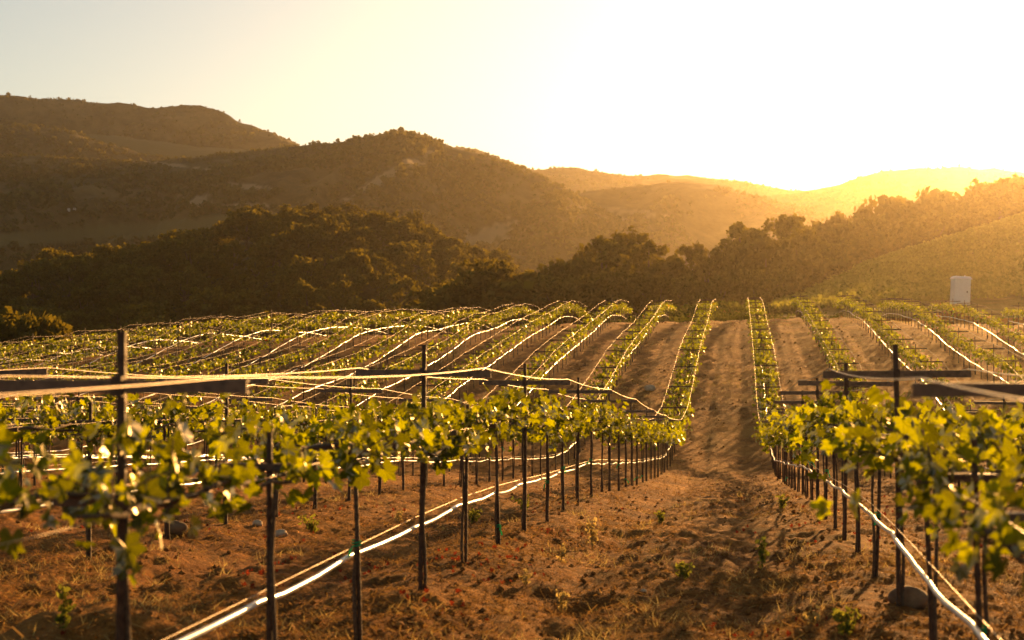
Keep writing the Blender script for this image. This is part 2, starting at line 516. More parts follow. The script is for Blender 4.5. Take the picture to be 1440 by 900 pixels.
far_left = Ridge('far_mountain', [(-500, 150), (-200, 128), (-60, 130), (0, 134), (60, 137), (110, 140), (160, 143), (200, 149), (215, 149), (240, 146), (268, 144), (292, 147), (312, 158), (335, 169), (360, 178), (395, 191), (425, 205), (470, 225), (520, 260), (580, 300)],
                 1150, 680, 1460, -5, M['hill'], 'high dark mountain ridge at the far left under the pale sky', amp=0.26, wl=98, seed=1)
mid_left = Ridge('wooded_mountain_shoulder', [(-500, 190), (-150, 176), (0, 174), (50, 176), (90, 182), (140, 199), (190, 213), (240, 223), (300, 240), (380, 270)],
                 950, 640, 1060, -5, M['hill'], 'dark wooded shoulder below the high left ridge', amp=0.08, wl=105, seed=2)
terrace = Ridge('terraced_hill', [(60, 190), (110, 189), (170, 191), (250, 202), (330, 210), (375, 215), (440, 240)],
                1030, 840, 1090, 28, M['hill'], 'smooth grassy terrace between the left mountain ridges', amp=0.03, wl=105, nu=200, nf=40, seed=3,
                field=lambda x, y, t: sstep(0.6, 0.75, t) * 0.9)
central = Ridge('central_mountain', [(-500, 205), (-200, 213), (0, 217), (60, 219), (150, 227), (250, 223), (330, 214), (380, 208), (425, 203), (480, 198), (520, 190), (555, 185), (588, 187), (612, 196), (640, 208), (690, 220), (740, 239), (790, 262), (840, 292), (900, 330), (960, 380)],
                720, 430, 930, -5, M['hill'], 'broad brown scrub covered mountain rising behind the wooded knoll', amp=0.22, wl=98, nu=560, nf=140, seed=4,
                field=lambda x, y, t: band(x, y, -60, 330, 332, 300, 352, 330, 3) + band(x, y, -80, 70, 208, 214, 214, 221, 2),
                bare=lambda x, y, t: patch(x, y, 280, 282, 26, 7, -0.12, 1) + patch(x, y, 345, 262, 34, 3.5, 0.1, 2) + patch(x, y, 540, 250, 60, 10, -0.5, 3) + patch(x, y, 345, 290, 40, 3.5, 0.0, 4) + patch(x, y, 690, 330, 50, 14, -0.3, 5) + patch(x, y, 240, 232, 60, 2.5, 0.12, 6))
foot = Ridge('brown_foothill', [(560, 400), (640, 350), (700, 312), (750, 284), (800, 272), (860, 266), (910, 260), (965, 254), (1030, 262), (1090, 279), (1150, 297), (1230, 320), (1320, 350)],
             790, 480, 930, -5, M['hill'], 'low brown foothill with bare soil streaks right of the central mountain', amp=0.14, wl=84, nu=300, seed=5,
             bare=lambda x, y, t: patch(x, y, 770, 284, 36, 12, -0.1, 11) + patch(x, y, 815, 325, 60, 10, -0.25, 12) + patch(x, y, 720, 350, 50, 8, 0.1, 13) * 0.8 + patch(x, y, 900, 300, 50, 5, 0.1, 14) * 0.7)
far_mid = Ridge('hazy_ridge', [(480, 260), (600, 222), (640, 206), (668, 209), (700, 222), (750, 239), (790, 234), (815, 235), (860, 243), (900, 247), (930, 243), (975, 248), (1040, 254), (1080, 262), (1130, 268), (1220, 276), (1320, 300)],
                1240, 800, 1480, -5, M['hill'], 'low pale ridge fading into the golden haze right of centre', amp=0.13, wl=118, seed=6)
far_right = Ridge('sunlit_ridge', [(1010, 300), (1070, 276), (1130, 269), (1170, 263), (1210, 249), (1245, 240), (1300, 237), (1345, 233), (1385, 235), (1425, 240), (1500, 250), (1650, 252), (1850, 262), (2100, 280)],
                  1020, 650, 1260, -5, M['hill'], 'rounded ridge dissolving in sun glare at the far right', amp=0.10, wl=118, seed=7)
knoll = Ridge('knoll', [(-600, 430), (-300, 424), (0, 418), (60, 405), (100, 398), (200, 382), (270, 364), (340, 342), (400, 330), (435, 322), (480, 331), (530, 336), (570, 345), (620, 368), (655, 394), (700, 420), (780, 440), (860, 452)],
              330, 200, 440, -4, M['knoll'], 'rounded wooded knoll behind the left part of the vineyard', amp=0.08, wl=60, nu=260, nf=60, seed=8)
slope = Ridge('hillside', [(1060, 436), (1120, 418), (1160, 397), (1220, 375), (1300, 350), (1380, 325), (1440, 306), (1520, 282), (1700, 240), (1950, 215)],
              205, 118, 250, 3.2, M['slope'], 'steep vine planted hillside rising at the right edge', amp=0.03, wl=30, nu=200, nf=70, expo=1.0, seed=9)

# ------------------------------------------------------------------ scattered leaf clumps
def cards(n, rng, size, elong=1.0, flat=0.0):
    """n random small leaf quads round the origin: (n,4,3)"""
    a = rng.normal(size=(n, 3)); a[:, 2] *= (1 - flat); a /= np.linalg.norm(a, axis=1)[:, None]
    b = rng.normal(size=(n, 3)); b -= (a * b).sum(1)[:, None] * a; b /= np.linalg.norm(b, axis=1)[:, None]
    s = size * (0.6 + 0.8 * rng.random(n))[:, None]
    k = 0.55 + 0.5 * rng.random((n, 1))
    return np.stack([-a * s * elong, -b * s * k, a * s * elong, b * s * k], 1)

def clump_cloud(P, R, per, rng, size, squash=0.8):
    """leaf quads spread through ellipsoids centred on P with radius R"""
    n = len(P) * per
    d = rng.normal(size=(n, 3)); d /= np.linalg.norm(d, axis=1)[:, None]
    r = rng.random(n) ** 0.45
    RR = np.repeat(R, per)
    c = np.repeat(P, per, axis=0) + d * (r * RR)[:, None] * np.array([1, 1, squash])
    q = cards(n, rng, 1.0) * (size * RR)[:, None, None]
    V = (c[:, None] + q).reshape(-1, 3)
    F = np.arange(n * 4).reshape(-1, 4)
    return V, F

def scrub(ridge, n, rad, rng, name, label, tmin, tmax=1.05, per=22, thin=0.0, size=0.5):
    P, px, py, t, f = ridge.sample(n, rng, tmin, tmax)
    dens = fbm(P[:, 0] / 50, P[:, 1] / 50, 3, 77)
    k = (f < 0.25) & (dens > thin + rng.normal(size=n) * 0.12) & (px > -120) & (px < 1560)
    P = P[k]
    R = rad * (0.5 + rng.random(len(P)) ** 2 * 1.1) * np.where(t[k] > 0.9, 0.6, 1.0)
    P[:, 2] += R * 0.45
    V, F = clump_cloud(P, R, per, rng, size)
    tag(mesh_np(name, V, [F], M['scrub_leaf']), label, 'scrub', kind='stuff')

scrub(far_left, 11000, 1.9, RNG, 'mountain_scrub', 'dark scrub and low trees over the high far left ridge', 0.35, 1.03, 12, -0.35)
scrub(mid_left, 4500, 2.0, RNG, 'shoulder_woods', 'wood edged dark shoulder below the high left ridge', 0.35, 1.03, 14, -0.5)
scrub(central, 17000, 1.75, RNG, 'mountainside_scrub', 'brown green scrub dotted over the broad central mountain', 0.12, 1.03, 13, -0.4)
scrub(foot, 5500, 1.6, RNG, 'foothill_scrub', 'scattered scrub on the low brown foothill', 0.15, 1.03, 14, 0.05)
scrub(far_mid, 4500, 1.8, RNG, 'ridge_scrub', 'faint scrub along the pale hazy ridge right of centre', 0.4, 1.02, 12, 0.0)
scrub(far_right, 4000, 1.8, RNG, 'glare_scrub', 'faint scrub on the rounded ridge in the sun glare', 0.3, 1.02, 12, 0.0)

# ------------------------------------------------------------------ trees
def tree_meshes(seed, h, w, style):
    """returns (crown mesh, trunk mesh); base at origin"""
    rng = np.random.default_rng(seed)
    n = {'round': 20, 'tall': 17, 'open': 14, 'low': 16}[style]
    cx = []; cr = []
    zc0, zc1 = {'round': (0.30, 0.86), 'tall': (0.22, 0.90), 'open': (0.35, 0.9), 'low': (0.2, 0.8)}[style]
    for i in range(n):
        f = (i + 0.5) / n
        z = zc0 + (zc1 - zc0) * f
        prof = math.sin(math.pi * min(1, 0.22 + 0.78 * f)) ** (0.7 if style != 'tall' else 0.9)
        a = i * 2.4 + rng.random() * 1.3
        rr = w * 0.5 * (0.22 + 0.78 * prof) * (0.5 + 0.5 * rng.random())
        cx.append((rr * math.cos(a), rr * math.sin(a), z * h))
        cr.append(w * (0.11 + 0.09 * rng.random()) * (1.0 if style != 'open' else 0.85))
    cx = np.array(cx); cr = np.array(cr)
    # sub clumps on the surface of each lobe: uneven outline with gaps
    sub = 15
    d = rng.normal(size=(n * sub, 3)); d /= np.linalg.norm(d, axis=1)[:, None]
    d[:, 2] = np.abs(d[:, 2]) * 0.9 - 0.25 * (rng.random(len(d)) > .6)
    sp = np.repeat(cx, sub, 0) + d * np.repeat(cr, sub)[:, None] * (0.55 + 0.6 * rng.random((len(d), 1)))
    sr = np.full(len(sp), 0.08 * w) * (0.35 + 1.1 * rng.random(len(sp)) ** 1.5)
    V, F = clump_cloud(sp, sr, 15, rng, 0.42)
    crown = mesh_np('crown', V, [F], M['oak_leaf'], link=False)
    b = MB()
    b.tube([(0, 0, -0.6), (0.05, 0, h * 0.15), (0.02 * w, 0.03 * w, h * 0.35), (0, 0, h * 0.62)], [0.05 * h, 0.038 * h, 0.028 * h, 0.012 * h], 7)
    for i in range(0, n, 2):
        e = cx[i]
        z0 = h * 0.2 + 0.4 * (e[2] - h * 0.2) * 0.8
        s0 = np.array([0.01 * w, 0.01 * w, z0])
        mid = s0 * 0.5 + e * 0.5 + np.array([0, 0, -0.03 * h])
        b.tube([s0, mid, e], [0.018 * h, 0.011 * h, 0.004 * h], 5)
    return crown, b.mesh('trunk', [M['bark']], True)

TREES = {
    'round': [tree_meshes(s, 9.0, 9.5, 'round') for s in (101, 102, 103)],
    'tall': [tree_meshes(s, 11.0, 7.0, 'tall') for s in (111, 112, 113)],
    'open': [tree_meshes(s, 9.5, 8.0, 'open') for s in (121, 122)],
    'low': [tree_meshes(s, 5.0, 8.0, 'low') for s in (131, 132)],
}
NOMH = {'round': 9.0, 'tall': 11.0, 'open': 9.5, 'low': 5.0}

def plant_tree(name, style, loc, h, rz, label, group=None, cat='tree', wide=1.0):
    v = TREES[style][int(random.random() * len(TREES[style]))]
    e = empty(name, loc, rz)
    s = h / NOMH[style] * 0.97
    e.scale = (s * wide, s * wide, s)
    tag(e, label, cat, group)
    link_mesh('crown', v[0], e); link_mesh('trunk', v[1], e)
    return e

ORD = ['first', 'second', 'third', 'fourth', 'fifth', 'sixth', 'seventh', 'eighth', 'ninth', 'tenth', 'eleventh', 'twelfth', 'thirteenth',
       'fourteenth', 'fifteenth', 'sixteenth', 'seventeenth', 'eighteenth', 'nineteenth', 'twentieth', 'twenty-first', 'twenty-second', 'twenty-third',
       'twenty-fourth', 'twenty-fifth', 'twenty-sixth', 'twenty-seventh', 'twenty-eighth', 'twenty-ninth', 'thirtieth']

# dark line of trees behind the crest: (px, top y, depth, style, wide)
line = [(655, 388, 172, 'low', 1.25), (694, 366, 168, 'round', 1.0), (735, 380, 166, 'low', 1.3), (768, 386, 180, 'low', 1.2), (800, 362, 172, 'round', 0.85),
        (826, 350, 185, 'round', 0.8), (852, 332, 176, 'tall', 1.0), (884, 321, 182, 'tall', 1.15), (912, 338, 172, 'tall', 1.0), (940, 362, 168, 'round', 0.8),
        (968, 337, 186, 'open', 0.9), (996, 350, 178, 'open', 0.85), (1022, 345, 180, 'round', 0.75), (1050, 312, 188, 'tall', 1.1), (1078, 328, 178, 'round', 0.8),
        (1106, 301, 196, 'tall', 1.1), (1132, 322, 188, 'round', 0.8)]
for i, (px, py, z, st, wd) in enumerate(line):
    X, Y = plan(px, z); g = float(H(X, Y)) - 0.3
    top = CAMZ + (500 - py + {'tall': 8, 'round': 3}.get(st, 0)) / 2000 * z
    look = {'low': 'low spreading dark oak', 'round': 'round dark oak', 'tall': 'tall dark tree', 'open': 'thin sunlit tree'}[st]
    plant_tree('oak_tree', st, (X, Y, g), max(3, top - g), random.random() * 6, f'{look}, {ORD[i]} from the left in the tree line behind the vineyard crest', 'tree line behind the crest', wide=wd)
# second, denser file in front and behind so that the line closes
back = [(672, 396, 190), (716, 392, 192), (752, 398, 194), (786, 394, 160), (815, 390, 160), (842, 382, 158), (868, 378, 160), (897, 382, 160), (926, 386, 158), (955, 388, 158),
        (983, 390, 160), (1012, 388, 158), (1040, 380, 162), (1066, 378, 160), (1094, 372, 168), (1122, 362, 172), (1148, 352, 180)]
for i, (px, py, z) in enumerate(back):
    X, Y = plan(px, z); g = float(H(X, Y)) - 0.3
    top = CAMZ + (500 - py) / 2000 * z
    plant_tree('oak_tree', 'low' if i < 3 else 'round', (X, Y, g), max(3, top - g), random.random() * 6, 'short dark oak filling the lower part of the tree line behind the crest', 'low oaks under the tree line', wide=0.95)
# trees on the crest of the right hillside, in the glare
rt0 = [(1150, 322), (1176, 298), (1204, 288), (1230, 292), (1256, 280), (1284, 268), (1308, 272), (1334, 268), (1362, 266), (1388, 258), (1412, 250), (1438, 246), (1466, 240), (1500, 232), (1540, 220)]
rt = [(a + random.uniform(-5, 5), b + (-4, 5, -1, 6, -4)[i % 5]) for i, (a, b) in enumerate(rt0)]
for i, (px, py) in enumerate(rt):
    z = 226 + (i % 3) * 7
    x, y, zz = slope.height_at(px, 1 + (z - 205) / 45.0)
    X, Y = plan(px, z); g = zz - 0.5
    top = CAMZ + (500 - py) / 2000 * z
    plant_tree('oak_tree', ['round', 'round', 'open'][i % 3], (X, Y, g), max(4, top - g), random.random() * 6, f'hazy oak in the sun glare, {ORD[i]} from the left along the right hillside top', 'hazy oaks along the right hillside top', wide=0.85)
for i in range(16):
    px = 1155 + i * 24 + random.uniform(-6, 6)
    x, y, zz = slope.height_at(px, 1.0)
    z = 209
    X, Y = plan(px, z)
    plant_tree('oak_tree', 'low' if i % 3 else 'round', (X, Y, zz - 0.4), 4.6 + random.random() * 1.2, random.random() * 6, 'short hazy oak closing the gap under taller oaks on right hillside', 'short oaks on the right hillside', wide=1.1)

# wooded knoll: skyline trees one by one, the wood below them as shaded oaks
sky_pts = [(-30, 390), (10, 384), (40, 375), (72, 366), (100, 361), (135, 357), (168, 351), (205, 344), (240, 336), (268, 330), (296, 322), (320, 308), (345, 303), (372, 300), (400, 293), (420, 288), (440, 281), (462, 291),
           (488, 298), (512, 301), (535, 300), (558, 304), (582, 316), (606, 324), (630, 336), (652, 352), (676, 368), (694, 350), (720, 372)]
sky_pts = [(a, b) for a, b in sky_pts]
for i, (px, py) in enumerate(sky_pts):
    z = 326 + random.uniform(-6, 6)
    _, _, g = knoll.height_at(px, min(1.0, (z - 200) / 130.0))
    X, Y = plan(px, z)
    top = CAMZ + (500 - py) / 2000 * z
    plant_tree('oak_tree', 'round' if i % 4 else 'tall', (X, Y, g - 0.4), max(5, top - g + 0.4), random.random() * 6, f'dark oak crown, {ORD[i]} from the left along the wooded knoll skyline', 'oaks along the knoll skyline', wide=1.0)
cnt = 0
placed = []
kr = np.random.default_rng(5)
P, kpx, kpy, kt, _f = knoll.sample(2600, kr, 0.05, 0.97)
for p, a in zip(P, kpx):
    if not (-60 < a < 740) or any((p[0] - q[0]) ** 2 + (p[1] - q[1]) ** 2 < 5.6 ** 2 for q in placed):
        continue
    placed.append(p)
    hgt = 6.5 + random.random() * 3.5
    plant_tree('oak_tree', random.choice(['round', 'round', 'tall', 'open']), (p[0], p[1], p[2] - 0.5), hgt, random.random() * 6, 'shaded dark oak inside the wood below the knoll skyline', 'oaks in the knoll wood', wide=1.0)
    cnt += 1
    if cnt >= 215: break
# bushes at the far left end of the vineyard
for i, (px, py, z) in enumerate([(8, 444, 138), (32, 440, 140), (55, 446, 139), (-16, 446, 138)][:3]):
    X, Y = plan(px, z); g = float(H(X, Y)) - 0.3
    plant_tree('bush', 'low', (X, Y, g), max(2, CAMZ + (500 - py) / 2000 * z - g), random.random() * 6, f'rounded olive bush, {ORD[i]} from the left edge beyond the vineyard', 'bushes at the left edge', 'bush', 0.8)
# lone trees breaking the mountain skyline
for px, r, h, lab in ((563, central, 3.6, 'lone small tree standing on top of the central mountain'), (472, central, 2.6, 'small tree on the central mountain crest left of its summit'),
                      (694, central, 2.4, 'small tree on the right descending crest of the central mountain')):
    x, y, z = r.height_at(px, 1.0)
    plant_tree('oak_tree', 'round', (x, y, z - 0.4), h, 1.0, lab, wide=0.9)

# green bank and hillside vines
def build_bank():
    rng = np.random.default_rng(3)
    n = 2600
    X = rng.uniform(-26, 11, n); Y = rng.uniform(111, 141, n)
    k = (vnoise(X / 4, Y / 4, 5) > 0.3)
    X, Y = X[k], Y[k]
    R = 0.25 + 0.5 * rng.random(len(X))
    P = np.stack([X, Y, H(X, Y) + R * 0.5], -1)
    V, F = clump_cloud(P, R, 26, rng, 0.22, 0.9)
    tag(mesh_np('undergrowth', V, [F], M['bank_leaf']), 'low green undergrowth on the bank just past the vineyard crest', 'undergrowth', kind='stuff')
    # vines on the right hillside, planted along it
    pts = []; 
    for row in range(46):
        t = 0.13 + 0.87 * row / 46
        for u in np.arange(1090, 1620, 3.2):
            pts.append((u + rng.normal() * 1.0, t + rng.normal() * 0.003))
    pts = np.array(pts)
    keep = rng.random(len(pts)) < 0.9
    pts = pts[keep]
    iu = np.clip(np.interp(pts[:, 0], slope.U[:, 0], np.arange(slope.nu)), 0, slope.nu - 1).astype(int)
    it = np.clip(np.interp(pts[:, 1], slope.T[0], np.arange(slope.nt)), 0, slope.nt - 1)
    j = np.clip(it.astype(int), 0, slope.nt - 2); b = it - j
    X, Y = plan(pts[:, 0], 118 + 87 * pts[:, 1])
    Zz = slope.Z[iu, j] * (1 - b) + slope.Z[iu, j + 1] * b
    R = 0.3 + 0.3 * rng.random(len(X))
    V, F = clump_cloud(np.stack([X, Y, Zz + 0.55], -1), R, 13, rng, 0.36, 0.9)
    tag(mesh_np('hillside_vines', V, [F], M['slope_leaf']), 'soft mass of vines covering the hillside at the right', 'vines', kind='stuff')
build_bank()

# ------------------------------------------------------------------ vine leaves and vines
def leaf_outline():
    pts = []
    for a, r in ((-172, .18), (-155, .62), (-135, .78), (-112, .86), (-92, .62), (-78, .66), (-58, .97), (-40, .74), (-27, .66), (-12, .86), (0, 1.08),
                 (12, .86), (27, .66), (40, .74), (58, .97), (78, .66), (92, .62), (112, .86), (135, .78), (155, .62), (172, .18)):
        t = math.radians(a)
        pts.append((math.sin(t) * r, math.cos(t) * r, 0))
    return np.array(pts)
LEAF = leaf_outline()
LEAF_FAR = np.array([(0, -.15, 0), (-.75, -.55, 0), (-.9, .35, 0), (0, 1.05, 0), (.9, .35, 0), (.75, -.55, 0)])

def leaves(pos, size, rng, hi=True, outward=None):
    """lobed leaves, folded along the midrib and cupped; returns V, tris"""
    n = len(pos)
    nrm = rng.normal(size=(n, 3)) * np.array([1, 1, 0.7]) + np.array([0, 0, 0.45])
    if outward is not None: nrm += outward * 0.7
    nrm /= np.linalg.norm(nrm, axis=1)[:, None]
    tip = rng.normal(size=(n, 3)) + np.array([0, 0, -0.9])
    tip -= (tip * nrm).sum(1)[:, None] * nrm; tip /= np.linalg.norm(tip, axis=1)[:, None]
    sd_ = np.cross(tip, nrm)
    L = LEAF if hi else LEAF_FAR
    fold = rng.uniform(0.05, 0.65, n)[:, None]; cup = rng.uniform(-0.6, 0.35, n)[:, None]
    x = L[None, :, 0] * np.ones((n, 1)); y = L[None, :, 1] * np.ones((n, 1))
    wav = rng.normal(size=x.shape) * (0.05 if hi else 0)
    z = fold * np.abs(x) + cup * (x ** 2 + y ** 2) * 0.6 + wav
    s = np.asarray(size)[:, None, None]
    P = pos[:, None] + s * (x[..., None] * sd_[:, None] + y[..., None] * tip[:, None] + z[..., None] * nrm[:, None])
    k = L.shape[0]
    if hi:
        P = np.concatenate([pos[:, None], P], 1)
        base = np.arange(n)[:, None, None] * (k + 1)
        T = np.stack([np.zeros(k - 1, int), np.arange(1, k), np.arange(2, k + 1)], -1)[None] + base
        T = T.reshape(-1, 3)
    else:
        base = np.arange(n)[:, None, None] * k
        T = (np.array([(0, 1, 2), (0, 2, 3), (0, 3, 4), (0, 4, 5)])[None] + base).reshape(-1, 3)
    return P.reshape(-1, 3), T

def vine(seed, hi, droop=0.1):
    """trunk, cordons and shoots of one vine about the origin, row along Y"""
    rng = np.random.default_rng(seed)
    b = MB()
    top = 1.06
    t = np.linspace(0, 1, 7 if hi else 3)
    w = 0.008 * np.sin(t * 9 + rng.random() * 6)
    b.tube(np.stack([0.020 + w, 0.010 + w * 0.6, -0.05 + t * (top + 0.02)], -1), np.linspace(0.013, 0.009, len(t)), 6 if hi else 3)
    pos = []; outw = []
    for side in (-1, 1):
        for arm in (-1, 1):
            if hi:
                yy = np.linspace(0, 0.78, 6) * arm
                b.tube(np.stack([side * 0.22 * np.clip(np.abs(yy) * 6, 0.1, 1), yy, top + 0.015 * np.sin(yy * 11 + seed) + 0.0 * yy], -1), np.linspace(0.012, 0.007, 6), 5)
            ns = int(rng.integers(4, 8)) if hi else int(rng.integers(4, 8))
            cl = rng.uniform(0.08, 0.68, 2)
            for _ in range(ns):
                y0 = arm * (rng.uniform(0.02, 0.78) if not hi else cl[int(rng.random() * 2)] + rng.normal() * 0.07); x0 = side * 0.20 + rng.normal() * 0.05
                lean = np.array([rng.normal() * 0.16 + side * 0.05, rng.normal() * 0.17, rng.uniform(0.03, 0.30)])
                if rng.random() < droop: lean[2] = -rng.uniform(0.05, 0.20 + droop)
                m = int(rng.integers(5, 10)) if hi else 3
                tt = np.linspace(0.05, 1, m)
                sh = np.stack([x0 + lean[0] * tt, y0 + lean[1] * tt, top + lean[2] * tt - 0.08 * tt ** 2 * (lean[2] > 0)], -1)
                if hi: b.tube(np.vstack([[x0, y0, top], sh]), np.linspace(0.005, 0.0025, m + 1), 3, cap=False)
                off = rng.normal(size=sh.shape) * 0.05
                pos.append(sh + off); outw.append(np.tile([side * 0.6 + lean[0], lean[1], 0], (m, 1)))
    pos = np.concatenate(pos); outw = np.concatenate(outw)
    size = rng.uniform(0.032, 0.068, len(pos)) if hi else rng.uniform(0.055, 0.095, len(pos))
    V, T = leaves(pos, size, rng, hi, outw)
    return b, V, T

HI = []
for s in range(12):
    b, V, T = vine(500 + s, True, 0.06 if s < 7 else 0.16)
    HI.append((b.mesh('trunk', [M['bark']], True), mesh_np('foliage', V, [T], M['vine_leaf'], link=False)))
MID = []          # one mesh, trunk and leaves
FAR = []
for s in range(8):
    b, V, T = vine(600 + s, False)
    tv = np.concatenate(b.v)
    q = np.concatenate(b.q)
    FAR.append((np.vstack([tv, V]), q, T + len(tv), len(q)))
    t_all = T + len(tv)
    MID.append((b.mesh('trunk', [M['bark']], True), mesh_np('foliage', V, [T], M['vine_leaf_far'], link=False)))

# ------------------------------------------------------------------ stakes, posts, arms
ARM_Z, LOW_Z = 1.50, 1.10
def knobby(b, h, r, seed):
    rng = np.random.default_rng(seed)
    z = np.linspace(-0.15, h, 46)
    P = np.stack([0.004 * np.sin(z * 3 + seed), 0.004 * np.cos(z * 4 + seed), z], -1)
    b.tube(P, r * (1 + 0.18 * (np.arange(46) % 2) + 0.1 * rng.random(46)), 6)

def arm_mb(half, zc, hh, dy):
    b = MB()
    # channel section: web and two lips
    b.box(-half, half, dy - 0.004, dy + 0.004, zc - hh, zc + hh)
    b.box(-half, half, dy + 0.0045, dy + 0.030, zc + hh - 0.006, zc + hh + 0.001)
    b.box(-half, half, dy + 0.0045, dy + 0.030, zc - hh - 0.001, zc - hh + 0.006)
    return b
STAKE = []
for s in range(3):
    b = MB(); knobby(b, 1.26, 0.0125, s)
    STAKE.append(b.mesh('vine_stake', [M['rust_steel']]))
POST = []
for s in range(2):
    b = MB(); knobby(b, 1.69, 0.0152, 10 + s)
    POST.append(b.mesh('post', [M['rust_steel']]))
ARM_HI = arm_mb(0.46, ARM_Z, 0.022, -0.030).mesh('cross_arm', [M['arm_wood']])
ARM_LO = arm_mb(0.235, LOW_Z, 0.016, -0.026).mesh('cross_arm', [M['arm_wood']])
b = MB()
_t = np.linspace(0, 1, 22)
_p = np.stack([0.024 * np.cos(_t * 13) + 0.004, 0.024 * np.sin(_t * 13), 0.44 + 0.035 * _t], -1)
_p = np.vstack([[(0.062, 0.01, 0.385), (0.05, 0.006, 0.42)], _p])
b.tube(_p, np.concatenate([[0.009, 0.008], np.full(22, 0.0045)]), 4)
TIE = b.mesh('tie', [M['tie']])
b = MB(); b.box(-0.02, 0.02, -0.05, -0.0225, ARM_Z - 0.035, ARM_Z + 0.035)
BRACKET = b.mesh('bracket', [M['rust_steel']])
# merged version for distant posts
b = MB(); b.box(-0.016, 0.016, -0.016, 0.016, -0.15, 1.69)
b.box(-0.46, 0.46, -0.04, -0.0165, ARM_Z - 0.026, ARM_Z + 0.026); b.box(-0.235, 0.235, -0.04, -0.0165, LOW_Z - 0.016, LOW_Z + 0.016)
POST_FAR = b; POST_FAR_ME = b.mesh('trellis_post', [M['rust_steel']])
b = MB(); b.box(-0.012, 0.012, -0.012, 0.012, -0.15, 1.26); b.box(-0.235, 0.235, -0.035, -0.0125, LOW_Z - 0.014, LOW_Z + 0.014)
STAKE_FAR = b; STAKE_FAR_ME = b.mesh('vine_stake', [M['rust_steel']])

NL, NR = 18, 8
rows = []
for i in range(NL): rows.append((f'{ORD[i]} row left of the aisle', ROW0 - i * ROWD, -1, i))
for i in range(NR): rows.append((f'{ORD[i]} row right of the aisle', ROW0 + (i + 1) * ROWD, 1, i))
YEND = 108.0

plants = []       # (rowindex, X, Y, z, k, in frame, depth)
for r, (rn, X, side, idx) in enumerate(rows):
    k0 = -4 if side > 0 else (-3 if idx < 2 else (-2 if idx < 4 else 0))
    for k in range(k0, 64):
        Y = Y0 + k * DY
        if Y > YEND - ((14 if idx == 5 else 5) if side > 0 and idx >= 4 else 0): break
        if Y < 2.6: continue
        px, py, z = project([X, Y, hs(X, Y) + 1.1])
        # off to the sides nothing of the row is seen
        if px < -260 or (px > 1700): continue
        plants.append([r, X, Y, hs(X, Y), k, bool(-25 < px < 1465 or z < 7), float(z)])
vis = sorted([p for p in plants if p[5]], key=lambda p: p[6])
ind_vines = set(id(p) for p in vis[:300])
vis_st = [p for p in vis if p[4] % 3 != 0]
vis_po = [p for p in vis if p[4] % 3 == 0]
ind_st = set(id(p) for p in vis_st[:300]); ind_po = set(id(p) for p in vis_po[:300])
rank = {}
for kind in ('vine', 'stake', 'post'):
    for r in range(len(rows)):
        src = {'vine': vis, 'stake': vis_st, 'post': vis_po}[kind]
        for n, p in enumerate([p for p in src if p[0] == r]): rank[(kind, id(p))] = n

NUNIQ = 12
def lab(kind, p):
    n = rank[(kind, id(p))]; rn = rows[p[0]][0]
    noun = {'vine': 'leafy grapevine', 'stake': 'thin dark vine stake', 'post': 'trellis post with crossarms'}[kind]
    if n < NUNIQ:
        return f'{noun}, {ORD[n]} from the front, {rn}', None
    return f'distant {noun.split(" with")[0].replace("thin dark ", "").replace("leafy ", "")} beyond the {ORD[NUNIQ - 1]} from the front, {rn}', None

def inst_np(V, faces, P, rots, scales):
    """copies of one mesh baked into one array"""
    out = []; fo = [[] for _ in faces]; n = 0
    for p, a, s in zip(P, rots, scales):
        c, d = math.cos(a), math.sin(a)
        W = np.stack([V[:, 0] * c - V[:, 1] * d, V[:, 0] * d + V[:, 1] * c, V[:, 2]], -1) * s + p
        out.append(W)
        for k, f in enumerate(faces): fo[k].append(f + n)
        n += len(V)
    return np.concatenate(out), [np.concatenate(f) for f in fo]

